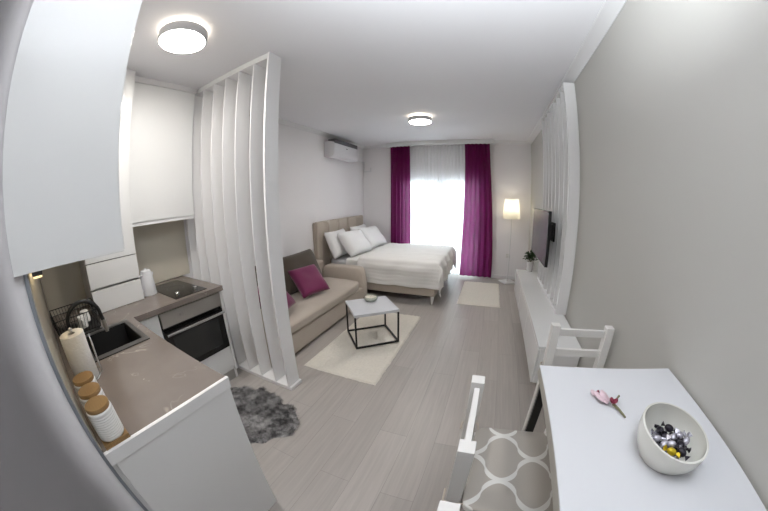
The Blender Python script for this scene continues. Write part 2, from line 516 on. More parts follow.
# ------------------------------------------------------------------ ceiling lamps
def ceiling_lamp(x, y, label, glow=None):
    t = thing('ceiling_lamp', label, 'lamp', (x, y, H), 'round ceiling lamps')
    MB().lathe([(0.0, H - 0.001), (0.118, H - 0.001), (0.118, H - 0.026), (0.0, H - 0.026)], (x, y, 0), 48).build('halo_ring', M_bulb_ring, t)
    MB().lathe([(0.10, H - 0.026), (0.155, H - 0.026), (0.157, H - 0.029), (0.157, H - 0.082), (0.154, H - 0.086), (0.148, H - 0.086), (0.146, H - 0.075), (0.10, H - 0.075)], (x, y, 0), 48).build('housing', M_lampring, t)
    MB().lathe([(0.0, H - 0.076), (0.146, H - 0.076), (0.146, H - 0.084), (0.12, H - 0.090), (0.0, H - 0.092)], (x, y, 0), 48).build('diffuser', glow or M_bulb_disc, t)
ceiling_lamp(-2.373, 0.762, 'lit round ceiling lamp over the kitchen corner')
ceiling_lamp(-1.70, 3.64, 'lit round ceiling lamp over the bedroom end near the balcony door')
ceiling_lamp(-0.82, -0.62, 'added round fill lamp over the entrance passage, out of view', emit_mat('cool fill glow', (244, 248, 255), 16.0))  # added lamp behind the camera, unseen, fills the near end with cool light

# ------------------------------------------------------------------ kitchen
# splashbacks
solo(MB().box(XL + 0.012, XE - 0.0225, KY + 0.001, KY + 0.006, 0.905, 1.445), 'splashback', M_bsplash, 'beige splashback behind the sink and dish rack', 'splashback', (-2.5, KY + 0.006, 0.905))
solo(MB().box(XL + 0.001, XL + 0.011, KY + 0.011, 1.372, 0.905, 1.445), 'splashback', M_bsplash, 'beige splashback behind the hob and white kettle', 'splashback', (XL + 0.006, 0.7, 0.905))
# worktop, L shape with a sink cut-out
SX0, SX1, SY0, SY1 = -2.72, -2.285, 0.095, 0.445
wt = thing('worktop', 'L-shaped brown marbled kitchen worktop with white end strip', 'worktop', (-2.6, 0.3, 0.86))
w = MB(); z0, z1 = 0.86, 0.9
w.box(XL + 0.001, SX0 + 0.02, KY + 0.001, 0.496, z0, z1).box(SX1 - 0.02, XE - 0.012, KY + 0.001, 0.496, z0, z1)
w.box(SX0 + 0.02, SX1 - 0.02, KY + 0.001, SY0 + 0.02, z0, z1).box(SX0 + 0.02, SX1 - 0.02, SY1 - 0.02, 0.496, z0, z1)
w.box(XL + 0.001, -2.717, 0.496, 1.285, z0, z1)
w.build('slab', M_marble, wt)
MB().box(XE - 0.012, XE + 0.004, -0.046, 0.499, 0.853, 0.903, 0.002).build('end_strip', M_satin, wt)
# carcasses
sc = thing('base_cabinet', 'white kitchen base cabinet under the sink with a plain white end panel', 'cabinet', (-2.2, 0.22, 0))
MB().box(-2.70, -1.66, KY + 0.002, KY + 0.02, 0.1, 0.855).box(-2.70, -2.682, KY + 0.02, 0.455, 0.1, 0.855).box(-2.68, -1.66, KY + 0.02, 0.455, 0.1, 0.118).build('carcass', M_satin, sc)
MB().box(XE - 0.018, XE, KY + 0.02, 0.494, 0.0, 0.852, 0.0015).build('end_panel', M_satin, sc)
MB().box(-2.70, -2.18, 0.457, 0.476, 0.11, 0.842, 0.002).build('door', M_gloss, sc)
MB().box(-2.176, -1.662, 0.457, 0.476, 0.11, 0.842, 0.002).build('door', M_gloss, sc)
MB().box(-2.70, -1.66, 0.40, 0.415, 0.0, 0.098).build('plinth', M_shadowgap, sc)
dc = thing('base_cabinet', 'narrow white base cabinet left of the oven', 'cabinet', (-3.1, 0.6, 0))
MB().box(XL + 0.01, -2.78, 0.50, 0.69, 0.1, 0.845).build('carcass', M_satin, dc)
MB().box(-2.776, -2.755, 0.50, 0.688, 0.13, 0.842, 0.002).build('door', M_gloss, dc)
MB().box(-2.80, -2.785, 0.50, 0.69, 0.0, 0.098).build('plinth', M_shadowgap, dc)
oc = thing('base_cabinet', 'white oven housing cabinet with a low drawer front below the oven', 'cabinet', (-3.1, 0.98, 0))
MB().box(XL + 0.01, -2.78, 0.692, 0.70, 0.1, 0.845).box(XL + 0.01, -2.78, 1.262, 1.285, 0.0, 0.845).box(XL + 0.01, -2.78, 0.70, 1.262, 0.1, 0.34).build('carcass', M_satin, oc)
MB().box(-2.776, -2.755, 0.70, 1.262, 0.14, 0.345, 0.002).build('drawer', M_gloss, oc)
MB().box(-2.80, -2.785, 0.69, 1.27, 0.0, 0.098).build('plinth', M_shadowgap, oc)
MB().box(-2.79, -2.75, 0.50, 1.285, 0.847, 0.859).build('edge_profile', M_shadowgap, oc)
MB().box(-2.78, -2.752, 1.264, 1.287, 0.10, 0.845, 0.001).build('side_panel', M_gloss, oc)
# oven
ov = thing('oven', 'built-in stainless steel oven with black glass door', 'oven', (-3.0, 0.98, 0.345))
MB().box(-3.32, -2.77, 0.702, 1.258, 0.35, 0.838).build('body', M_blackmetal, ov)
MB().box(-2.77, -2.742, 0.70, 1.26, 0.732, 0.844, 0.002).build('control_panel', M_steel, ov)
dd = MB().box(-2.77, -2.746, 0.70, 1.26, 0.35, 0.712, 0.003).build('door', M_blackglass, ov)
MB().box(-2.746, -2.7445, 0.76, 1.20, 0.40, 0.64, 0.0005).build('window', mat('smoked glass', (38, 40, 40), 0.08, var=0.1), dd)
hb = MB().tube([(-2.705, 0.71, 0.685), (-2.705, 1.25, 0.685)], 0.0115, 12)
for y in (0.74, 1.22):
    hb.tube([(-2.75, y, 0.685), (-2.705, y, 0.685)], 0.006, 8)
hb.build('handle', M_chrome, dd)
MB().lathe([(0.0, 0.0), (0.008, 0.0), (0.008, 0.004), (0.0, 0.004)], M=T((-2.742, 0.87, 0.79)) @ R(PI / 2, 'Y')).build('button', M_chrome, ov)
# hob
hob = thing('hob', 'small black glass hob let into the worktop above the oven', 'hob', (-3.05, 1.0, 0.9))
MB().box(-3.31, -2.765, 0.868, 1.158, 0.9002, 0.906, 0.002).build('glass_plate', M_blackglass, hob)
for y in (0.932, 1.102):
    MB().lathe([(0.0, 0.906), (0.019, 0.906), (0.018, 0.922), (0.015, 0.925), (0.0, 0.925)], (-2.86, y, 0), 20).build('knob', M_chrome, hob)
for x, y, r in ((-3.05, 1.013, 0.075), (-3.21, 1.013, 0.06)):
    MB().tube([(x + r * math.cos(a * PI / 16), y + r * math.sin(a * PI / 16), 0.9062) for a in range(32)], 0.0008, 4, True).build('ring_mark', mat('grey print', (90, 90, 92), 0.4), hob)

# tall corner unit standing on the worktop: two drawers below, a door above
tu = thing('wall_cabinet', 'white corner cabinet standing on the worktop with two drawers below a tall door', 'cabinet', (-3.2, 0.5, 0.9))
MB().box(XL + 0.012, -3.11, 0.305, 0.718, 0.902, 1.2535).box(XL + 0.012, -3.067, 0.305, 0.718, 1.2535, 2.60).build('carcass', M_satin, tu)
fx = -3.045
MB().box(-3.105, fx, 0.306, 0.714, 0.904, 1.062, 0.0015).build('drawer', M_gloss, tu)
MB().box(-3.105, fx, 0.306, 0.714, 1.078, 1.250, 0.0015).build('drawer', M_gloss, tu)
MB().box(-3.065, fx, 0.306, 0.714, 1.256, 2.60, 0.002).build('door', M_gloss, tu)
MB().box(XL + 0.012, -3.07, 0.305, 0.718, 2.602, H, 0.001).build('top_filler', M_trim, tu)
# upper cabinet over the hob
uc = thing('wall_cabinet', 'white wall cabinet above the hob, next to the slatted divider', 'cabinet', (-3.3, 1.04, 1.44))
MB().box(XL + 0.001, -3.17, 0.721, 1.348, 1.448, 2.60).build('carcass', M_satin, uc)
MB().box(-3.168, -3.148, 0.722, 1.348, 1.476, 2.596, 0.002).build('door', M_gloss, uc)
MB().box(-3.168, -3.152, 0.722, 1.348, 1.446, 1.470, 0.001).build('bottom_rail', M_trim, uc)
MB().box(XL + 0.001, -3.155, 0.721, 1.378, 2.602, H, 0.001).build('top_filler', M_trim, uc)
# upper cabinets over the sink
for (a, b, lab) in ((-2.34, XE, 'white wall cabinet above the sink end with its broad side panel facing the room'), (-3.06, -2.342, 'white wall cabinet above the dish rack in the kitchen corner')):
    c_ = thing('wall_cabinet', lab, 'cabinet', ((a + b) / 2, 0.08, 1.44))
    MB().box(a, b - 0.02, KY + 0.001, 0.222, 1.448, 2.60).build('carcass', M_satin, c_)
    if b == XE:
        MB().box(b - 0.019, b + 0.001, -0.082, 0.234, 1.44, 2.60, 0.0015).build('side_panel', M_gloss, c_)
    MB().box(a + 0.001, b - 0.001 if b != XE else b - 0.021, 0.224, 0.243, 1.445, 2.60, 0.002).build('door', M_gloss, c_)
    MB().box(a, b - 0.002, KY + 0.001, 0.228, 2.602, H, 0.001).build('top_filler', M_trim, c_)
pk = thing('cabinet_light', 'small warm light under the end of the sink cabinet', 'light', (-1.70, -0.012, 1.43))
MB().box(-1.725, -1.685, -0.035, -0.005, 1.424, 1.446, 0.003).build('housing', M_acgrille, pk)
MB().box(-1.72, -1.69, -0.033, -0.008, 1.419, 1.4235).build('lens', M_puck, pk)
MB().box(-2.34, -1.735, -0.036, -0.022, 1.4425, 1.4475).build('led_strip', emit_mat('warm led strip', (255, 230, 184), 14.0), pk)

# sink and tap
sk = thing('sink', 'black granite sink let into the worktop', 'sink', (-2.5, 0.27, 0.9))
r_ = 0.045
MB().box(SX0, SX0 + r_, SY0, SY1, 0.9003, 0.9075, 0.002).box(SX1 - r_, SX1, SY0, SY1, 0.9003, 0.9075, 0.002).box(SX0 + r_, SX1 - r_, SY0, SY0 + 0.03, 0.9003, 0.9075, 0.002).box(SX0 + r_, SX1 - r_, SY1 - 0.03, SY1, 0.9003, 0.9075, 0.002).build('rim', M_sinkrim, sk)
bx0, bx1, by0, by1 = SX0 + 0.04, SX1 - 0.04, SY0 + 0.026, SY1 - 0.026
MB().box(bx0, bx0 + 0.006, by0, by1, 0.72, 0.903).box(bx1 - 0.006, bx1, by0, by1, 0.72, 0.903).box(bx0, bx1, by0, by0 + 0.006, 0.72, 0.903).box(bx0, bx1, by1 - 0.006, by1, 0.72, 0.903).box(bx0, bx1, by0, by1, 0.714, 0.72).build('basin', M_sink, sk)
MB().lathe([(0.0, 0.7205), (0.035, 0.7205), (0.035, 0.724), (0.0, 0.726)], ((bx0 + bx1) / 2, 0.27, 0), 24).build('drain', M_chrome, sk)
tp = thing('kitchen_tap', 'black flexible arched kitchen tap behind the sink', 'tap', (-2.52, 0.055, 0.9))
bxx, byy = -2.52, 0.055
MB().lathe([(0.0, 0.9), (0.026, 0.9), (0.026, 0.906), (0.019, 0.912), (0.019, 0.985), (0.015, 0.992), (0.0, 0.992)], (bxx, byy, 0), 24).build('base', M_chrome, tp)
arch = [(bxx, byy, 0.975), (bxx, byy, 1.02)]
for k in range(0, 15):
    a = PI * k / 14
    arch.append((bxx, byy + 0.10 - 0.10 * math.cos(a), 1.045 + 0.098 * math.sin(a)))
arch.append((bxx, byy + 0.206, 1.012))
MB().tube(arch, 0.0115, 12).build('hose', M_rubber, tp)
MB().tube([(bxx, byy + 0.206, 1.016), (bxx, byy + 0.209, 0.975), (bxx, byy + 0.211, 0.945)], [0.013, 0.014, 0.011], 16).build('spray_head', M_steel, tp)
MB().tube([(bxx + 0.018, byy, 0.95), (bxx + 0.075, byy + 0.01, 0.97)], 0.006, 10).build('lever', M_chrome, tp)

# dish rack of black wire in the corner
RX0, RX1, RY0, RY1 = -3.01, -2.66, -0.025, 0.085 + 0.2
RX0, RX1 = -3.02, -2.70
dk = thing('dish_rack', 'black wire dish rack in the corner beside the drawers', 'dish rack', ((RX0 + RX1) / 2, 0.13, 0.9))
RY0, RY1 = -0.03, 0.285
g = MB(); rz0, rz1 = 0.925, 1.035
for z, e in ((rz0, 0.02), (rz1, 0.0)):
    g.tube([(RX0 + e, RY0 + e, z), (RX1 - e, RY0 + e, z), (RX1 - e, RY1 - e, z), (RX0 + e, RY1 - e, z)], 0.0032 if e == 0 else 0.0025, 6, True)
n = 14
for i in range(n + 1):
    y = RY0 + (RY1 - RY0) * i / n
    yb = RY0 + 0.02 + (RY1 - RY0 - 0.04) * i / n
    g.tube([(RX0, y, rz1), (RX0 + 0.02, yb, rz0), (RX1 - 0.02, yb, rz0), (RX1, y, rz1)], 0.0018, 5)
for i in range(n + 1):
    x = RX0 + (RX1 - RX0) * i / n
    xb = RX0 + 0.02 + (RX1 - RX0 - 0.04) * i / n
    g.tube([(x, RY0, rz1), (xb, RY0 + 0.02, rz0)], 0.0018, 5)
    g.tube([(x, RY1, rz1), (xb, RY1 - 0.02, rz0)], 0.0018, 5)
g.build('wire_basket', M_blackmetal, dk)
MB().box(RX0 + 0.01, RX1 - 0.01, RY0 + 0.012, RY1 - 0.012, 0.901, 0.912, 0.004).build('drip_tray', M_blackplastic, dk)
for x in (RX0 + 0.03, RX1 - 0.03):
    for y in (RY0 + 0.03, RY1 - 0.03):
        MB().tube([(x, y, 0.911), (x, y, rz0)], 0.004, 6).build('foot', M_blackmetal, dk)
for k, (x, y, lab) in enumerate(((-2.80, 0.16, 'white cup upside down in the dish rack, nearer the sink'), (-2.91, 0.20, 'white cup upside down in the dish rack, nearer the corner drawers'))):
    cu = MB().lathe([(0.026, 0.9975), (0.029, 0.995), (0.037, 0.93), (0.037, 0.9285), (0.034, 0.9285), (0.026, 0.99), (0.0, 0.992)], (x, y, 0), 24, cap=False)
    cu.lathe([(0.0, 0.9975), (0.026, 0.9975)], (x, y, 0), 24, cap=False)
    cu.tube([(x + 0.030, y, 0.985), (x + 0.052, y, 0.98), (x + 0.055, y, 0.955), (x + 0.035, y, 0.945)], 0.004, 8)
    solo(cu, 'cup', M_ceramic, lab, 'cup', (x, y, 0.9285))

# paper towel and its holder
px_, py_ = -2.155, 0.045
hd = thing('paper_towel_holder', 'chrome paper towel holder with wire arm by the sink', 'paper towel holder', (px_, py_, 0.9))
MB().lathe([(0.0, 0.9), (0.062, 0.9), (0.062, 0.906), (0.056, 0.909), (0.0, 0.909)], (px_, py_, 0), 32).build('base', M_chrome, hd)
MB().tube([(px_, py_, 0.908), (px_, py_, 1.128)], 0.0055, 10).ball((px_, py_, 1.13), 0.010).build('rod', M_chrome, hd)
a_ = [(px_ + 0.03, py_ + 0.05, 0.905), (px_ + 0.025, py_ + 0.074, 0.92), (px_ + 0.02, py_ + 0.076, 1.06), (px_, py_ + 0.074, 1.085), (px_ - 0.02, py_ + 0.076, 1.06), (px_ - 0.025, py_ + 0.074, 0.92), (px_ - 0.03, py_ + 0.05, 0.905)]
MB().tube(a_, 0.0028, 8).build('arm', M_chrome, hd)
rl = MB().lathe([(0.018, 1.114), (0.056, 1.114), (0.0575, 1.112), (0.0575, 0.912), (0.056, 0.910), (0.018, 0.910), (0.018, 1.114)], (px_, py_, 0), 48, cap=False)
solo(rl, 'paper_towel_roll', M_paper, 'white paper towel roll on the chrome holder by the sink', 'paper towel', (px_, py_, 0.91))
sx, sy = -2.27, 0.098 - 0.02
sb = thing('soap_bottle', 'yellow-green dish soap bottle behind the paper towel roll', 'bottle', (sx, 0.066, 0.9))
MB().lathe([(0.0, 0.9), (0.026, 0.9), (0.028, 0.905), (0.028, 0.985), (0.022, 1.005), (0.011, 1.015), (0.011, 1.022), (0.0, 1.022)], (sx, 0.066, 0), 24).build('bottle_body', M_soap, sb)
MB().lathe([(0.012, 1.0225), (0.012, 1.04), (0.006, 1.043), (0.006, 1.056), (0.0, 1.056)], (sx, 0.066, 0), 16).build('cap', M_blackplastic, sb)

# three jars on a bamboo stand
js = thing('jar_stand', 'bamboo stand carrying three white jars at the worktop end', 'stand', (-1.81, 0.018, 0.9))
MB().box(-1.975, -1.648, -0.031, 0.064, 0.9005, 0.908, 0.002).build('tray', M_bamboo, js)
for x in (-1.655, -1.974):
    MB().box(x, x + 0.006, -0.030, 0.063, 0.9082, 0.919, 0.0015).build('rail', M_bamboo, js)
for x, lab in ((-1.704, 'white ribbed jar with bamboo lid, nearest the worktop end'), (-1.808, 'white ribbed jar with bamboo lid, middle of the three on the stand'), (-1.912, 'white ribbed jar with bamboo lid, nearest the paper towel roll')):
    jy = 0.017
    j = thing('storage_jar', lab, 'jar', (x, jy, 0.9085), 'jars on the bamboo stand')
    prof = [(0.0, 0.9085), (0.041, 0.9085), (0.0455, 0.913)]
    for k in range(10):
        z = 0.92 + k * 0.0085
        prof += [(0.0465, z), (0.0445, z + 0.0042)]
    prof += [(0.0465, 1.006), (0.045, 1.012), (0.040, 1.015), (0.0, 1.015)]
    MB().lathe(prof, (x, jy, 0), 36).build('jar_body', M_ceramic, j)
    MB().lathe([(0.0, 1.0152), (0.041, 1.0152), (0.0425, 1.017), (0.0425, 1.028), (0.041, 1.030), (0.0, 1.030)], (x, jy, 0), 36).build('lid', M_bamboo, j)

# kettle
kx, ky = -3.14, 0.80
kt = thing('kettle', 'white electric kettle on the worktop beside the corner drawers', 'kettle', (kx, ky, 0.9))
MB().lathe([(0.0, 0.9), (0.066, 0.9), (0.068, 0.904), (0.066, 0.914), (0.0, 0.914)], (kx, ky, 0), 32).build('base', M_kettle, kt)
MB().lathe([(0.0, 0.9145), (0.062, 0.9145), (0.064, 0.92), (0.062, 0.98), (0.054, 1.06), (0.047, 1.085), (0.0, 1.085)], (kx, ky, 0), 32).build('jug', M_kettle, kt)
MB().lathe([(0.045, 1.0855), (0.044, 1.093), (0.03, 1.102), (0.008, 1.104), (0.008, 1.112), (0.0, 1.113)], (kx, ky, 0), 32).build('lid', M_kettle, kt)
MB().tube([(kx + 0.02, ky - 0.042, 1.062), (kx + 0.028, ky - 0.08, 1.068), (kx + 0.03, ky - 0.092, 1.035), (kx + 0.025, ky - 0.09, 0.97), (kx + 0.018, ky - 0.056, 0.94)], 0.009, 10).build('handle', M_kettle, kt)
MB().tube([(kx - 0.012, ky + 0.040, 1.03), (kx - 0.018, ky + 0.058, 1.048), (kx - 0.022, ky + 0.068, 1.066)], [0.018, 0.013, 0.009], 12).build('spout', M_kettle, kt)

# ------------------------------------------------------------------ slatted divider between kitchen and sofa
PY0, PY1 = 1.380, 1.515
dv = thing('slatted_divider', 'white floor-to-ceiling slatted divider between kitchen and sofa', 'room divider', (-2.8, 1.42, 0))
MB().box(XL + 0.001, -2.19, PY0, PY1 + 0.01, 0.0, 0.034, 0.002).build('bottom_rail', M_divider, dv)
MB().box(XL + 0.001, -2.225, PY0 + 0.004, PY1 + 0.006, 2.607, H - 0.0005, 0.002).build('top_rail', M_divider, dv)
MB().box(-2.224, -2.208, PY0 - 0.002, PY1, 0.035, H - 0.0006).build('end_post', M_divider, dv)
for x in (-2.362, -2.538, -2.706, -2.873, -3.043, -3.203, -3.36):
    MB().box(x - 0.008, x, PY0, PY1, 0.035, 2.6065).build('slat', M_divider, dv)

# ------------------------------------------------------------------ floor rugs
def fur_rug():
    cx_, cy_ = -2.33, 0.93
    def rad(a):
        return 0.365 * (1 + 0.035 * math.sin(11 * a) + 0.03 * math.sin(17 * a + 1) + 0.10 * math.cos(2 * (a - 0.3)) + 0.10 * math.sin(3 * a + 0.6) + 0.05 * math.sin(5 * a))
    mb = MB()
    t = bmesh.new(); rings = []
    nr, na = 12, 48
    c0 = t.verts.new((cx_, cy_, 0.03))
    for i in range(1, nr + 1):
        k = i / nr
        rings.append([t.verts.new((cx_ + rad(a) * k * math.cos(a), cy_ + rad(a) * k * math.sin(a), 0.002 + 0.028 * (1 - k ** 4))) for a in [2 * PI * q / na for q in range(na)]])
    for q in range(na):
        t.faces.new([c0, rings[0][q], rings[0][(q + 1) % na]])
        for i in range(nr - 1):
            t.faces.new([rings[i][q], rings[i + 1][q], rings[i + 1][(q + 1) % na], rings[i][(q + 1) % na]])
    t.faces.new(list(reversed(rings[-1])))
    rnd = random.Random(3)
    for _ in range(9000):
        a = rnd.random() * 2 * PI; k = math.sqrt(rnd.random())
        x = cx_ + rad(a) * k * math.cos(a); y = cy_ + rad(a) * k * math.sin(a)
        z = 0.002 + 0.026 * (1 - k ** 4)
        fl_ = noise.noise(Vector((x * 7, y * 7, 0.0))) * 3.0 + a * 0.3 + rnd.uniform(-0.5, 0.5)
        L = rnd.uniform(0.028, 0.05); lean = rnd.uniform(0.5, 0.95)
        dx, dy = math.cos(fl_) * lean, math.sin(fl_) * lean
        ox, oy = -math.sin(fl_) * 0.0016, math.cos(fl_) * 0.0016
        p = []
        for s_, w_ in ((0, 1.0), (0.5, 0.85), (1, 0.15)):
            q = Vector((x + dx * L * s_, y + dy * L * s_, max(0.003, z + L * (s_ * 0.75 - 0.32 * s_ * s_))))
            p.append((t.verts.new(q + Vector((ox * w_, oy * w_, 0))), t.verts.new(q - Vector((ox * w_, oy * w_, 0)))))
        for (a1, b1), (a2, b2) in zip(p, p[1:]):
            t.faces.new([a1, b1, b2, a2])
    mb._add(t)
    return solo(mb, 'fur_rug', M_fur, 'grey shaggy fur rug on the floor in front of the kitchen', 'rug', (cx_, cy_, 0.0), angle=80)
fur_rug()

def pile_rug(x0, x1, y0, y1, label, seed):
    def fn(u, v):
        e = min(u, 1 - u) * (x1 - x0); f_ = min(v, 1 - v) * (y1 - y0)
        k = min(1, min(e, f_) / 0.015)
        x = x0 + (x1 - x0) * u; y = y0 + (y1 - y0) * v
        jx = 0.006 * noise.noise(Vector((x * 25, y * 25, seed))); jy = 0.006 * noise.noise(Vector((x * 25, y * 25, seed + 5)))
        return (x + jx, y + jy, 0.002 + k * (0.016 + 0.006 * noise.noise(Vector((x * 40, y * 40, seed + 2)))))
    mb = MB().grid(fn, 70, 110)
    mb.box(x0 + 0.004, x1 - 0.004, y0 + 0.004, y1 - 0.004, 0.0005, 0.006)
    return solo(mb, 'pile_rug', M_cream, label, 'rug', ((x0 + x1) / 2, (y0 + y1) / 2, 0.0005), 'cream rugs', angle=80)
pile_rug(-2.335, -1.585, 1.75, 3.265, 'cream rectangular rug under the coffee table', 1)
pile_rug(-1.195, -0.545, 3.88, 5.05, 'cream rectangular rug at the foot of the bed, near the floor lamp', 4)

# ------------------------------------------------------------------ coffee table
g_ct = (-1.9545, 2.5213); ang = 0.7117; cw, cd, ch = 0.475, 0.437, 0.4125
Mct = T((g_ct[0], g_ct[1], 0)) @ R(ang, 'Z')
ct = thing('coffee_table', 'small square coffee table with white top and black metal frame', 'coffee table', (g_ct[0], g_ct[1], 0.027))
MB().box(-cw / 2, cw / 2, -cd / 2, cd / 2, ch - 0.03, ch, 0.003, M=Mct).build('table_top', M_tabletop, ct)
b_ = 0.0085
zf = 0.027
for sx_ in (-1, 1):
    for sy_ in (-1, 1):
        x, y = sx_ * (cw / 2 - b_), sy_ * (cd / 2 - b_)
        MB().box(x - b_, x + b_, y - b_, y + b_, zf, ch - 0.03, 0.001, M=Mct).build('leg', M_blackmetal, ct)
fr = MB()
for sy_ in (-1, 1):
    y = sy_ * (cd / 2 - b_)
    fr.box(-cw / 2 + 2 * b_, cw / 2 - 2 * b_, y - b_, y + b_, zf, zf + 2 * b_, 0.001, M=Mct)
for sx_ in (-1, 1):
    x = sx_ * (cw / 2 - b_)
    fr.box(x - b_, x + b_, -cd / 2 + 2 * b_, cd / 2 - 2 * b_, zf, zf + 2 * b_, 0.001, M=Mct)
fr.build('bottom_frame', M_blackmetal, ct)
kx_, ky_ = -2.015, 2.645
cb = thing('candle_bowl', 'clear glass bowl with white candle on the coffee table', 'candle', (kx_, ky_, ch))
MB().lathe([(0.0, ch + 0.0005), (0.058, ch + 0.0005), (0.072, ch + 0.012), (0.078, ch + 0.03), (0.074, ch + 0.052), (0.071, ch + 0.052), (0.074, ch + 0.03), (0.068, ch + 0.014), (0.056, ch + 0.005), (0.0, ch + 0.005)], (kx_, ky_, 0), 40).build('glass', M_clearglass, cb)
MB().lathe([(0.0, ch + 0.0055), (0.054, ch + 0.0055), (0.066, ch + 0.015), (0.071, ch + 0.03), (0.069, ch + 0.036), (0.0, ch + 0.034)], (kx_, ky_, 0), 40).build('wax', M_wax, cb)
MB().tube([(kx_, ky_, ch + 0.033), (kx_, ky_, ch + 0.044)], 0.0012, 6).build('wick', M_blackplastic, cb)

# ------------------------------------------------------------------ sofa
so = thing('sofa', 'low beige sofa along the left wall behind the slatted divider', 'sofa', (-2.95, 2.55, 0))
MB().box(-3.38, -2.50, 1.58, 3.44, 0.03, 0.27, 0.03, 4).build('base', M_sofa, so)
def seat_fn(x0, x1, y0, y1, zb, zt, crown):
    mb = MB()
    t = bmesh.new()
    bmesh.ops.create_cube(t, size=1)
    bmesh.ops.subdivide_edges(t, edges=t.edges[:], cuts=14, use_grid_fill=True)
    for v in t.verts:
        x, y, z = v.co * 2
        k = 7
        nrm = (abs(x) ** k + abs(y) ** k + abs(z) ** k) ** (1 / k) or 1
        q = Vector((x, y, z)) * (max(abs(x), abs(y), abs(z)) / nrm)
        bul = crown * (1 - x ** 4) * (1 - y ** 4) * (1 if z > 0 else 0) * max(z, 0)
        wob = 0.006 * noise.noise(Vector((x * 2.3, y * 3.1, z + 4)))
        v.co = Vector(((x0 + x1) / 2 + q.x * (x1 - x0) / 2, (y0 + y1) / 2 + q.y * (y1 - y0) / 2, (zb + zt) / 2 + q.z * (zt - zb) / 2 + bul + wob))
    return mb._add(t)
seat_fn(-3.20, -2.475, 1.60, 3.41, 0.265, 0.385, 0.004).build('seat_cushion', M_sofa, so)
MB().box(-3.41, -3.22, 1.58, 3.54, 0.03, 0.60, 0.035, 4).build('backrest', M_sofa, so)
# armrest: tall bolster leaning outwards
def armrest(y0, y1, s):
    t = bmesh.new(); mb = MB()
    bmesh.ops.create_cube(t, size=1)
    bmesh.ops.subdivide_edges(t, edges=t.edges[:], cuts=12, use_grid_fill=True)
    for v in t.verts:
        x, y, z = v.co * 2
        k = 9
        nrm = (abs(x) ** k + abs(y) ** k + abs(z) ** k) ** (1 / k) or 1
        q = Vector((x, y, z)) * (max(abs(x), abs(y), abs(z)) / nrm)
        zz = 0.03 + (q.z + 1) / 2 * 0.50
        xx = (-3.22 - 2.50) / 2 + q.x * 0.36 - 0.055 * max(0, q.z) * max(0, q.x)
        yy = (y0 + y1) / 2 + q.y * (y1 - y0) / 2 + s * 0.05 * ((q.z + 1) / 2) ** 2
        v.co = Vector((xx, yy, zz))
    return mb._add(t)
armrest(3.42, 3.605, 1).build('armrest', M_sofa, so)
armrest(1.535, 1.60, 0).build('armrest', M_sofa, so)
for yc, sd in ((2.80, 1), (1.97, 2)):
    Mb = T((-3.12, yc, 0.61)) @ R(math.radians(-70), 'Y') @ R(PI / 2, 'Z')
    ob = MB().pillow(0.86, 0.50, 0.24, T((-3.15, yc, 0.60)) @ R(math.radians(66), 'Y') @ R(PI / 2, 'Z'), 22, 0.04, 0.42, 0.12, sd).build('back_cushion', M_brown, so, angle=80)
    ob['label'] = 'dark taupe back cushion'
lg = MB()
# scatter cushions
def cushion(c, yaw, lean, roll, size, label, seed):
    Mc = T(c) @ R(yaw, 'Z') @ R(lean, 'Y') @ R(roll, 'Z')
    mb = MB().pillow(size, size, 0.15, Mc, 22, 0.09, 0.5, 0.1, seed)
    return solo(mb, 'scatter_cushion', M_pink, label, 'cushion', (c[0], c[1], c[2] - 0.15), 'magenta scatter cushions', angle=80)
cushion((-2.835, 2.62, 0.563), math.radians(-20), math.radians(44), math.radians(3), 0.41, 'magenta scatter cushion leaning on the dark sofa back, farther from the divider', 3)
cushion((-2.76, 1.90, 0.585), math.radians(8), math.radians(48), math.radians(10), 0.42, 'magenta scatter cushion low behind the slatted divider', 6)

# ------------------------------------------------------------------ bed
bd = thing('bed', 'beige upholstered double bed with channelled headboard and grey mattress', 'bed', (-2.4, 4.44, 0))
MB().box(-3.335, -1.50, 3.715, 5.165, 0.13, 0.37, 0.02, 3).build('frame', M_bed, bd)
hb = MB()
hb.box(-3.43 + 0.004, -3.375, 3.56, 5.235, 0.05, 1.17, 0.015, 3)
n = 5
for i in range(n):
    y0 = 3.56 + (5.235 - 3.56) * i / n; y1 = 3.56 + (5.235 - 3.56) * (i + 1) / n
    hb.box(-3.40, -3.336, y0 + 0.002, y1 - 0.002, 0.06, 1.185, 0.028, 4)
hb.build('headboard', M_bed, bd)
seat_fn(-3.33, -1.53, 3.735, 5.145, 0.36, 0.565, 0.0).build('mattress', M_mattress, bd)
for x in (-1.545, -3.25):
    for y in (3.755, 5.125):
        MB().lathe([(0.0, 0.0), (0.016, 0.0), (0.030, 0.131), (0.0, 0.131)], (x, y, 0), 16).build('leg', M_chair, bd)['label'] = 'white tapered leg'
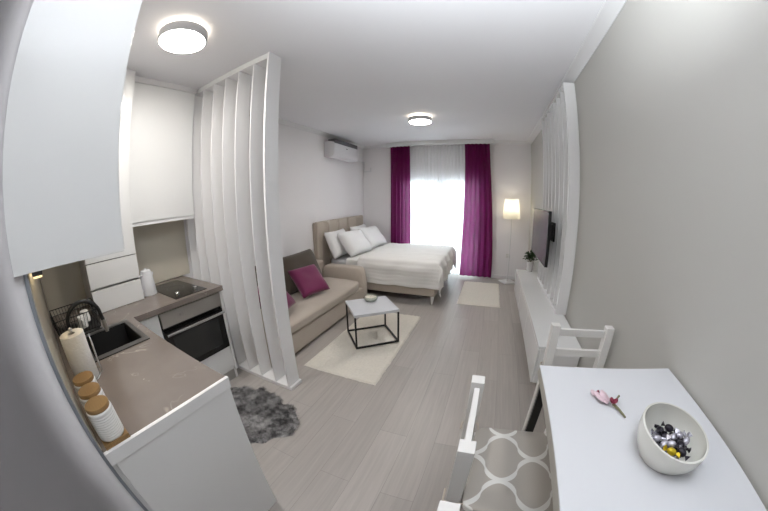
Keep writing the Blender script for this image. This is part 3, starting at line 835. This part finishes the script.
def drape(x0, xf, y0, y1, top, dropx, dropy, hang, flare, seed, nu, nv, wr):
    Lx = (xf - x0) + dropx; Ly = (y1 - y0) + 2 * dropy
    def fn(u, v):
        s_ = x0 + u * Lx; t_ = y0 - dropy + v * Ly
        ds = max(0, s_ - xf); dy0 = max(0, y0 - t_); dy1 = max(0, t_ - y1)
        dt = max(dy0, dy1)
        x = min(s_, xf); y = min(max(t_, y0), y1)
        d = math.hypot(ds, dt) if ds and dt else ds + dt
        ww = noise.noise(Vector((s_ * 2.2 + seed, t_ * 2.0, seed)))
        w2 = noise.noise(Vector((s_ * 1.5 + seed, t_ * 9.0, seed + 3)))
        w3 = noise.noise(Vector((s_ * 7, t_ * 7, seed + 6)))
        rnd = 0.035
        side = min(1, d / 0.08)
        fl = flare * side
        if ds:
            x += fl + 0.25 * ds * 0.2 + side * 0.018 * math.sin(t_ * 17 + seed + 2 * ww)
        if dt:
            sg = -1 if dy0 else 1
            y += sg * (fl + 0.05 * dt + side * 0.014 * math.sin(s_ * 14 + seed + 2 * ww))
        z = top - d * hang
        if d:
            z += rnd * 0.35 * math.exp(-d / 0.03) - rnd * 0.35
        inx = min((xf - s_) if s_ < xf else 0, y1 - t_ if t_ < y1 else 0, t_ - y0 if t_ > y0 else 0)
        z -= 0.022 * math.exp(-max(0, inx) / 0.05) if not d else 0.022
        z += wr * (0.7 * ww + 0.9 * w2 * (0.3 + 0.7 * (1 - side)) + 0.35 * w3)
        if dt:
            y += (-1 if dy0 else 1) * (wr * 0.9 * w2 * side + side * 0.0035 * math.sin(dt * 120) * (wr > 0.005))
        return (x, y, z)
    return MB().grid(fn, nu, nv)
dm = drape(-2.70, -1.455, 3.715, 5.185, 0.652, 0.31, 0.36, 0.98, 0.037, 2.0, 90, 130, 0.012)
dvt = solo(dm, 'duvet', M_duvet, 'white duvet spread over the bed, hanging down its near side', 'duvet', (-2.1, 4.44, 0.3), angle=80)
sm = dvt.modifiers.new('thickness', 'SOLIDIFY'); sm.thickness = 0.012; sm.offset = -1
fm = drape(-2.93, -2.55, 3.729, 5.153, 0.602, 0.0, 0.17, 1.0, 0.004, 5.0, 24, 90, 0.004)
for v in list(fm.bm.verts):
    pass
bs = solo(fm, 'bed_sheet', M_duvet, 'white top sheet showing between the pillows and the duvet', 'bed sheet', (-2.5, 4.44, 0.45), angle=80)
# pillows
def bed_pillow(c, yaw, lean, w_, h_, th, label, seed):
    Mp = T(c) @ R(yaw, 'Z') @ R(lean, 'Y') @ R(PI / 2, 'Z')
    mb = MB().pillow(w_, h_, th, Mp, 22, 0.07, 0.48, 0.18, seed)
    return solo(mb, 'pillow', M_pillow, label, 'pillow', (c[0], c[1], c[2] - 0.2), 'white bed pillows', angle=80)
bed_pillow((-3.185, 3.97, 0.80), 0.0, math.radians(66), 0.62, 0.46, 0.15, 'white pillow against the headboard at its near end, partly hidden', 1)
bed_pillow((-3.185, 4.82, 0.80), 0.0, math.radians(68), 0.62, 0.46, 0.15, 'white pillow against the headboard at its window end, partly hidden', 2)
bed_pillow((-2.945, 4.10, 0.80), math.radians(-6), math.radians(52), 0.64, 0.46, 0.19, 'plump white front pillow nearer the sofa', 3)
bed_pillow((-2.94, 4.80, 0.80), math.radians(-4), math.radians(50), 0.64, 0.46, 0.19, 'plump white front pillow nearer the window', 4)

# ------------------------------------------------------------------ air conditioner and its pipe cover
ac = thing('air_conditioner', 'white wall air conditioner high on the left wall above the bed', 'air conditioner', (-3.43, 4.38, 2.24))
AY0, AY1 = 3.95, 4.81
prof = [(x_, z_ + 0.02) for x_, z_ in [(-3.429, 2.235), (-3.30, 2.222), (-3.245, 2.25), (-3.228, 2.30), (-3.226, 2.455), (-3.25, 2.485), (-3.33, 2.505), (-3.429, 2.508)]]
t = bmesh.new()
va = [t.verts.new((x, AY0, z)) for x, z in prof]; vb = [t.verts.new((x, AY1, z)) for x, z in prof]
nn = len(prof)
t.faces.new(va); t.faces.new(vb)
for i in range(nn):
    t.faces.new([va[i], va[(i + 1) % nn], vb[(i + 1) % nn], vb[i]])
bmesh.ops.recalc_face_normals(t, faces=t.faces)
bmesh.ops.bevel(t, geom=t.edges[:], offset=0.006, segments=2, profile=0.5, affect='EDGES')
MB()._add(t).build('body', M_ac, ac)
MB().box(-3.229, -3.2225, AY0 + 0.012, AY1 - 0.012, 2.32, 2.472, 0.003).build('front_panel', M_ac, ac)
MB().box(-3.36, -3.226, AY0 + 0.02, AY1 - 0.02, 2.484, 2.556, 0.004).build('top_grille', M_acgrille, ac)
MB().box(-0.03, 0.03, AY0 + 0.04, AY1 - 0.04, -0.003, 0.003, 0.002, M=T((-3.268, 0, 2.252)) @ R(math.radians(-25), 'Y')).build('louver', M_ac, ac)
MB().box(-3.222, -3.2212, 4.34, 4.40, 2.42, 2.432).build('badge', M_acgrille, ac)
pc = MB().box(-3.428, -3.40, AY1, D - 0.001, 2.30, 2.325, 0.004)
pc.box(-3.418, -3.393, D - 0.022, D - 0.001, 2.095, 2.325, 0.004).box(-3.393, -3.26, D - 0.022, D - 0.001, 2.095, 2.12, 0.004).box(-3.262, -3.237, D - 0.022, D - 0.001, 2.095, 2.19, 0.004)
solo(pc, 'pipe_cover', M_trim, 'white pipe cover running from the air conditioner round the corner', 'pipe cover', (-3.4, 5.3, 2.095))

# ------------------------------------------------------------------ floor lamp
lx, ly = -0.385, 5.235
fl = thing('floor_lamp', 'white floor lamp with lit drum shade beside the magenta curtain', 'floor lamp', (lx, ly, 0))
MB().box(-0.13, 0.13, -0.13, 0.13, 0.0005, 0.022, 0.004, M=T((lx + 0.01, ly - 0.01, 0)) @ R(math.radians(28), 'Z')).build('base', M_lampwhite, fl)
MB().tube([(lx, ly, 0.022), (lx, ly, 1.36)], 0.009, 12).build('pole', M_lampwhite, fl)
MB().grid(lambda u, v: (lx + (0.165 + (0.128 - 0.165) * v) * math.cos(2 * PI * u), ly + (0.165 + (0.128 - 0.165) * v) * math.sin(2 * PI * u), 1.20 + 0.355 * v), 48, 6).build('lamp_shade', M_shade, fl, angle=80)
MB().tube([(lx, ly, 1.36), (lx, ly, 1.39)], 0.014, 12).build('bulb_holder', M_lampwhite, fl)
MB().ball((lx, ly, 1.42), 0.028, 2).build('bulb', emit_mat('warm bulb', (255, 246, 228), 62.0), fl)
ws = thing('wall_socket', 'white wall socket behind the floor lamp', 'socket', (-0.40, D, 0.44))
MB().box(-0.435, -0.355, D - 0.010, D - 0.001, 0.425, 0.505, 0.003).build('plate', M_socket, ws)
MB().lathe([(0.0, 0.0), (0.02, 0.0), (0.018, 0.022), (0.0, 0.024)], M=T((-0.395, D - 0.010, 0.465)) @ R(PI / 2, 'X')).build('plug', M_socket, fl)
cd_ = [(-0.395, D - 0.03, 0.46), (-0.40, D - 0.035, 0.40), (-0.415, D - 0.03, 0.2), (-0.42, D - 0.035, 0.05), (-0.42, D - 0.06, 0.012), (-0.40, ly + 0.09, 0.008)]
MB().tube(cd_, 0.003, 6).build('cord', M_lampwhite, fl)

# ------------------------------------------------------------------ TV bench, slatted panel, television, plant
be = thing('tv_bench', 'long low white TV bench on the right wall under the television', 'TV bench', (-0.18, 2.96, 0.215))
BY0, BY1 = 1.825, 4.09
MB().box(-0.352, -0.016, BY0, BY1, 0.515, 0.54, 0.002).build('bench_top', M_gloss, be)
MB().box(-0.330, -0.016, BY0 + 0.001, BY1 - 0.001, 0.22, 0.514).build('carcass', M_satin, be)
L3 = (BY1 - BY0) / 3
for i in range(3):
    MB().box(-0.350, -0.331, BY0 + L3 * i + 0.0015, BY0 + L3 * (i + 1) - 0.0015, 0.222, 0.508, 0.002).build('drop_front', M_gloss, be)
sp = thing('slatted_screen', 'white slatted wall panel behind the television', 'wall panel', (-0.05, 3.1, 0.541))
SPY0, SPY1 = 2.45, 3.66
MB().box(-0.106, -0.001, SPY0, SPY0 + 0.02, 0.541, 2.60, 0.0015).build('side_board', M_divider, sp)
MB().box(-0.100, -0.001, SPY0 + 0.02, SPY1 + 0.02, 2.578, 2.60, 0.001).build('top_rail', M_divider, sp)
MB().box(-0.100, -0.001, SPY0 + 0.02, SPY1 + 0.02, 0.541, 0.563, 0.001).build('bottom_rail', M_divider, sp)
for i in range(1, 8):
    y = SPY0 + (SPY1 - SPY0) * i / 7
    MB().box(-0.100, -0.001, y, y + 0.018, 0.5635, 2.5775).build('slat', M_divider, sp)
tv = thing('television', 'flat black television on a wall arm in front of the slatted panel', 'television', (-0.2, 3.07, 0.935))
TY0, TY1, TZ0, TZ1, TX = 2.61, 3.53, 0.935, 1.452, -0.24
MB().box(TX, TX + 0.03, TY0, TY1, TZ0, TZ1, 0.003).box(TX + 0.03, TX + 0.055, TY0 + 0.18, TY1 - 0.18, TZ0 + 0.04, TZ1 - 0.2, 0.006).build('case', M_blackplastic, tv)
MB().box(TX - 0.0015, TX, TY0 + 0.006, TY1 - 0.006, TZ0 + 0.012, TZ1 - 0.006, 0.0005).build('screen', mat('tv screen', (74, 72, 70), 0.24, var=0.0, spec=0.7), tv)
MB().box(-0.12, -0.1015, 2.88, 3.24, 1.14, 1.33, 0.002).build('wall_plate', M_blackmetal, tv)
for y in (2.90, 3.20):
    MB().box(TX + 0.055, -0.121, y, y + 0.03, 1.16, 1.31, 0.003).build('mount_arm', M_blackmetal, tv)
pp = thing('potted_plant', 'small bushy green plant in a white pot on the far end of the TV bench', 'plant', (-0.16, 4.015, 0.541))
ppx, ppy = -0.16, 4.015
MB().lathe([(0.0, 0.5405), (0.040, 0.5405), (0.046, 0.60), (0.056, 0.672), (0.058, 0.688), (0.053, 0.688), (0.05, 0.67), (0.0, 0.668)], (ppx, ppy, 0), 28).build('pot', M_pot, pp)
t = bmesh.new(); rnd = random.Random(11)
for _ in range(260):
    a = rnd.random() * 2 * PI; el = rnd.uniform(0.1, 1.5); rr = rnd.uniform(0.02, 0.095)
    c = Vector((ppx + rr * math.cos(a) * math.cos(el), ppy + rr * math.sin(a) * math.cos(el), 0.708 + rr * math.sin(el) * 1.25))
    d = Vector((math.cos(a) * math.cos(el * 0.7), math.sin(a) * math.cos(el * 0.7), math.sin(el * 0.7))).normalized()
    s_ = d.cross(Vector((0, 0, 1))).normalized(); L = rnd.uniform(0.03, 0.048)
    up = s_.cross(d) * 0.006
    p0 = t.verts.new(c); p1 = t.verts.new(c + d * L * 0.5 + s_ * 0.012 - up * 0.4); p2 = t.verts.new(c + d * L + up * -1); p3 = t.verts.new(c + d * L * 0.5 - s_ * 0.012 - up * 0.4); pm = t.verts.new(c + d * L * 0.5 + up)
    t.faces.new([p0, p1, pm]); t.faces.new([p1, p2, pm]); t.faces.new([p2, p3, pm]); t.faces.new([p3, p0, pm])
MB()._add(t).build('foliage', M_leaf, pp, angle=20)
sm_ = MB()
for k in range(9):
    a = k * 0.7
    sm_.tube([(ppx, ppy, 0.668), (ppx + 0.02 * math.cos(a), ppy + 0.02 * math.sin(a), 0.71), (ppx + 0.045 * math.cos(a), ppy + 0.045 * math.sin(a), 0.745)], 0.0015, 5)
sm_.build('stem', M_stem, pp)

# ------------------------------------------------------------------ high table
ZT = 0.9804
TBX0, TBX1, TBY0, TBY1 = -0.562, -0.012, -0.32, 0.876
tb = thing('high_table', 'white counter-height dining table against the right wall', 'table', (-0.29, 0.28, 0))
MB().box(TBX0 + 0.001, TBX1, TBY0, TBY1 - 0.001, ZT - 0.004, ZT, 0.001).build('table_top', M_tabletop, tb)
MB().box(TBX0, TBX1, TBY0, TBY1, ZT - 0.038, ZT - 0.0042, 0.001).build('edge_board', M_tableedge, tb)['label'] = 'greige edge below the white top'
for x in (TBX0 + 0.020, TBX1 - 0.055):
    for y in (TBY0 + 0.05, TBY1 - 0.0176):
        MB().box(x, x + 0.032, y, y + 0.0175, 0.0, ZT - 0.0385, 0.002).build('leg', M_blackmetal, tb)
for y in (TBY0 + 0.055, TBY1 - 0.05):
    MB().box(TBX0 + 0.065, TBX1 - 0.065, y, y + 0.02, ZT - 0.075, ZT - 0.0385, 0.001).build('cross_rail', M_blackmetal, tb)

# bowl with a slanted rim
bwx, bwy = -0.257, 0.465
def bowl():
    mb = MB(); t = bmesh.new(); seg = 56
    dirx, diry = -0.64, 0.77       # the rim is a little higher on this side
    def ring(k, inner):
        vs = []
        for i in range(seg):
            a = 2 * PI * i / seg
            ca, sa = math.cos(a), math.sin(a)
            rise = 0.5 + 0.5 * (ca * dirx + sa * diry)
            hgt = 0.068 + 0.024 * rise
            z = k * hgt
            rr = 0.070 + 0.030 * math.sin(min(1, k * 1.25) * PI / 2)
            rr *= 1.0 + 0.03 * math.cos(2 * (a - 2.2))
            if inner:
                rr -= 0.006; z = max(z, 0.007)
            vs.append(t.verts.new((bwx + rr * ca, bwy + rr * sa, ZT + 0.0006 + z)))
        return vs
    ks = [0.0, 0.04, 0.12, 0.25, 0.4, 0.55, 0.7, 0.85, 0.95, 1.0]
    rings = [ring(k, False) for k in ks] + [ring(k, True) for k in reversed(ks[1:])]
    for a, b in zip(rings, rings[1:]):
        for i in range(seg):
            t.faces.new([a[i], a[(i + 1) % seg], b[(i + 1) % seg], b[i]])
    t.faces.new(list(reversed(rings[0]))); t.faces.new(rings[-1])
    bmesh.ops.recalc_face_normals(t, faces=t.faces)
    mb._add(t)
    return solo(mb, 'bowl', M_bowl, 'white porcelain bowl with slanted rim holding candies on the table', 'bowl', (bwx, bwy, ZT + 0.0006), angle=60)
bowl()
def candy_mesh(m):
    mb = MB().ball((0, 0, 0), 0.0115, 2, (1.25, 0.9, 0.85))
    for s_ in (-1, 1):
        t = bmesh.new(); c0 = t.verts.new((s_ * 0.012, 0, 0)); k = 7
        vs = [t.verts.new((s_ * 0.024, 0.011 * math.cos(q * 2 * PI / k) * (1 if q % 2 else 0.7), 0.006 * math.sin(q * 2 * PI / k) + 0.002 * (q % 2))) for q in range(k)]
        for q in range(k):
            t.faces.new([c0, vs[q], vs[(q + 1) % k]])
        mb._add(t)
    return mb.build('wrapped_candy', m, angle=50)
protos = [candy_mesh(M_candydark), candy_mesh(M_candysilver), candy_mesh(M_candygold)]
rnd = random.Random(21); spots = []
for layer, (z, rmax, cnt) in enumerate(((0.020, 0.040, 11), (0.038, 0.046, 13), (0.056, 0.046, 12))):
    tries = 0; got = []
    while len(got) < cnt and tries < 4000:
        tries += 1
        a = rnd.random() * 2 * PI; r = rmax * math.sqrt(rnd.random())
        p = (bwx + r * math.cos(a) - 0.002 * layer, bwy + r * math.sin(a) - 0.003 * layer)
        if all(math.hypot(p[0] - q[0], p[1] - q[1]) > 0.023 for q in got):
            got.append(p)
    spots += [(x, y, ZT + z) for x, y in got]
gold_at = min(range(len(spots)), key=lambda i: math.hypot(spots[i][0] - (bwx - 0.03), spots[i][1] - (bwy - 0.05)) - spots[i][2])
used = set()
for i, (x, y, z) in enumerate(spots):
    k = 2 if i == gold_at else (0 if i % 5 < 3 else 1)
    o = protos[k] if k not in used else protos[k].copy()
    if k in used:
        C.objects.link(o)
    used.add(k)
    o.location = (x, y, z); o.rotation_euler = (rnd.uniform(-0.5, 0.5), rnd.uniform(-0.4, 0.4), rnd.uniform(0, 6.28))
    tag(o, ('black wrapped candy in the white bowl', 'silver wrapped candy in the white bowl', 'yellow wrapped candy in the white bowl')[k], 'candy', ('black candies in the bowl', 'silver candies in the bowl', None)[k])

# dried flower on the table
fx_, fy_ = -0.362, 0.678
zt = ZT + 0.0006
fw = thing('dried_flower', 'small dusty pink dried flower lying on the white table', 'flower', (fx_, fy_, zt))
def petal(mb, c, a, L, W, tilt, curl):
    def fn(u, v):
        s_ = (u - 0.5) * 2; k = math.sin(PI * (0.06 + 0.9 * v)) ** 0.6
        x = L * v; y = W / 2 * s_ * k; z = curl * v * v + 0.006 * (1 - s_ * s_) * k
        q = Matrix.Translation(c) @ R(a, 'Z') @ R(-tilt, 'Y') @ Vector((x, y, z))
        q.z = max(q.z, zt + 0.001)
        return q
    mb.grid(fn, 6, 7)
pm = MB()
for a, L, W, tl, cu in ((2.45, 0.055, 0.030, 0.15, 0.004), (2.0, 0.045, 0.028, 0.35, 0.0), (2.9, 0.045, 0.026, 0.3, 0.0), (2.35, 0.04, 0.03, 0.6, -0.004), (1.5, 0.02, 0.02, 0.3, 0.0), (-2.7, 0.022, 0.02, 0.3, 0)):
    petal(pm, Vector((fx_, fy_, zt + 0.004)), a, L, W, tl, cu)
petal(pm, Vector((fx_ - 0.032, fy_ + 0.03, zt + 0.004)), 2.6, 0.026, 0.024, 0.5, 0.0)
pm.build('petals', M_petal, fw, angle=80)
pd = MB()
for a in (0.4, 2.0, 3.4, 5.0):
    petal(pd, Vector((fx_ + 0.012, fy_ - 0.012, zt + 0.008)), a, 0.020, 0.017, 0.7, 0.0)
pd.build('petals', M_petaldark, fw, angle=80)['label'] = 'wine red inner petals'
pd = MB()
for a in (1.2, 3.5):
    petal(pd, Vector((fx_ - 0.028, fy_ + 0.033, zt + 0.006)), a, 0.016, 0.012, 0.5, 0.0)
pd.build('petals', M_petaldark, fw, angle=80)['label'] = 'wine red inner petals'
MB().tube([(fx_ + 0.012, fy_ - 0.014, zt + 0.008), (fx_ + 0.026, fy_ - 0.040, zt + 0.006), (fx_ + 0.036, fy_ - 0.072, zt + 0.0045)], [0.005, 0.0035, 0.0028], 8).tube([(fx_ + 0.018, fy_ - 0.012, zt + 0.010), (fx_ + 0.032, fy_ + 0.006, zt + 0.014), (fx_ + 0.040, fy_ + 0.014, zt + 0.016)], [0.004, 0.003, 0.004], 8).build('stem', M_stem, fw)

# ------------------------------------------------------------------ high chairs, backrest at local -X, seat facing +X
def high_chair(label):
    t = thing('high_chair', label, 'chair', (0, 0, 0), 'white wooden high chairs')
    p = 0.024
    yb = 0.160
    xb = -0.195
    for s in (-1, 1):
        MB().box(xb - p, xb + p, s * yb - p, s * yb + p, 0.0, 0.91, 0.003).build('rear_leg', M_chair, t, local=True)
        MB().box(0.165 - p, 0.165 + p, s * 0.141 - p, s * 0.141 + p, 0.0, 0.61, 0.003).build('front_leg', M_chair, t, local=True)
    MB().box(-0.170, 0.20, -0.165, 0.165, 0.6105, 0.63, 0.004).build('seat', M_chair, t, local=True)
    for s in (-1, 1):
        MB().box(xb + p, 0.165 - p, s * 0.145 - 0.01, s * 0.145 + 0.01, 0.55, 0.61, 0.002).build('apron', M_chair, t, local=True)
    MB().box(0.154, 0.176, -0.117, 0.117, 0.55, 0.61, 0.002).build('apron', M_chair, t, local=True)
    MB().box(xb - 0.011, xb + 0.011, -0.136, 0.136, 0.55, 0.61, 0.002).build('apron', M_chair, t, local=True)
    MB().box(xb - 0.010, xb + 0.010, -yb + p, yb - p, 0.848, 0.888, 0.002).build('backrest_rail', M_chair, t, local=True)
    MB().box(xb - 0.010, xb + 0.010, -yb + p, yb - p, 0.725, 0.768, 0.002).build('backrest_rail', M_chair, t, local=True)
    MB().box(0.154, 0.176, -0.117, 0.117, 0.20, 0.235, 0.002).build('footrest', M_chair, t, local=True)
    for s in (-1, 1):
        MB().box(xb + p, 0.165 - p, s * 0.141 - 0.008, s * 0.141 + 0.008, 0.14, 0.17, 0.002).build('stretcher', M_chair, t, local=True)
    return t
def chair_cushion(label):
    t = thing('chair_cushion', label, 'cushion', (0, 0, 0), 'trellis chair cushions')
    mb = MB()
    bm = bmesh.new()
    bmesh.ops.create_cube(bm, size=1)
    bmesh.ops.subdivide_edges(bm, edges=bm.edges[:], cuts=12, use_grid_fill=True)
    for v in bm.verts:
        x, y, z = v.co * 2; k = 9
        nrm = (abs(x) ** k + abs(y) ** k + abs(z) ** k) ** (1 / k) or 1
        q = Vector((x, y, z)) * (max(abs(x), abs(y), abs(z)) / nrm)
        v.co = Vector((0.018 + q.x * 0.187, -0.028 + q.y * 0.193, 0.653 + q.z * 0.0215 + (0.006 * (1 - x ** 4) * (1 - y ** 4) if z > 0 else 0)))
    mb._add(bm)
    mb.build('pad', M_trellis, t, local=True)
    for s in (-1, 1):
        y = s * 0.194
        MB().tube([(-0.155, s * 0.165 - 0.028, 0.655), (-0.160, y, 0.652), (-0.200, y + s * 0.003, 0.647), (-0.226, y - s * 0.002, 0.650), (-0.228, y - s * 0.045, 0.655)], 0.0035, 6).build('tie', M_sofa, t, local=True)
    return t
c1 = high_chair('white wooden high chair on the open left side of the table')
c1.location = (-0.579, 0.692, 0)
k1 = chair_cushion('grey cushion with white trellis pattern on the chair beside the table')
k1.location = (-0.579, 0.692, 0)
dup(c1, (-0.588, 0.168, 0), 0.0, 'white wooden high chair in the near foreground, only a post top showing', 'white wooden high chairs')
dup(k1, (-0.588, 0.168, 0), 0.0, 'grey trellis cushion on the nearest foreground chair', 'trellis chair cushions')
dup(c1, (-0.222, 1.205, 0), math.radians(-90), 'white wooden high chair at the far end of the table by the TV bench', 'white wooden high chairs')
dup(k1, (-0.222, 1.205, 0), math.radians(-90), 'grey trellis cushion on the chair at the far end of the table', 'trellis chair cushions')

# ------------------------------------------------------------------ daylight
w = bpy.data.worlds.new('daylight'); bpy.context.scene.world = w
w.use_nodes = True
nt = w.node_tree; nt.nodes.clear()
bg = nt.nodes.new('ShaderNodeBackground'); bg.inputs['Color'].default_value = (0.90, 0.95, 1.0, 1); bg.inputs['Strength'].default_value = 6.0
wo = nt.nodes.new('ShaderNodeOutputWorld'); nt.links.new(bg.outputs[0], wo.inputs['Surface'])

# the photographer's flash on top of the camera, tilted up so it bounces off the ceiling
fl_d = bpy.data.lights.new('camera_flash', 'SPOT'); fl_o = bpy.data.objects.new('camera_flash', fl_d); C.objects.link(fl_o)
fl_d.energy = 180.0; fl_d.color = (0.90, 0.96, 1.0); fl_d.spot_size = math.radians(116); fl_d.spot_blend = 1.0; fl_d.shadow_soft_size = 0.03
fl_o.location = (-0.76, -0.07, 1.80); fl_o.rotation_euler = Vector((0.06, 0.60, 1.0)).to_track_quat('-Z', 'Y').to_euler()

# ------------------------------------------------------------------ camera: wide fisheye lens
cam = bpy.data.cameras.new('camera')
co = bpy.data.objects.new('camera', cam); C.objects.link(co)
cam.type = 'PANO'
cam.panorama_type = 'FISHEYE_LENS_POLYNOMIAL'
cam.sensor_fit = 'HORIZONTAL'
cam.sensor_width = 36.0; cam.sensor_height = 36.0 * 511 / 768
cam.fisheye_fov = math.radians(220)
cam.fisheye_polynomial_k0 = 0.0
cam.fisheye_polynomial_k1 = -0.07661236772750235
cam.fisheye_polynomial_k2 = -8.807452619462883e-05
cam.fisheye_polynomial_k3 = 1.81069784465286e-05
cam.fisheye_polynomial_k4 = -9.703221914457091e-08
cam.clip_start = 0.02
rt = Vector((0.9294817327941879, 0.3686776815028254, -0.011852238759617016))
up = Vector((-0.06472131774620321, 0.19463483902965772, 0.9787381827971636))
fw_ = Vector((-0.36314578261506597, 0.9089521695873773, -0.20477083281388198))
mw = Matrix((rt, up, -fw_)).transposed().to_4x4()
mw.translation = (-0.7924, 0.0, 1.5301)
co.matrix_world = mw
S = bpy.context.scene
S.camera = co
S.view_settings.view_transform = 'Standard'
S.view_settings.look = 'None'
S.view_settings.gamma = 1.0
S.view_settings.use_curve_mapping = False
S.view_settings.exposure = 0.34
S.cycles.use_denoising = True
S.cycles.max_bounces = 12
S.cycles.transparent_max_bounces = 24
S.cycles.sample_clamp_indirect = 6.0
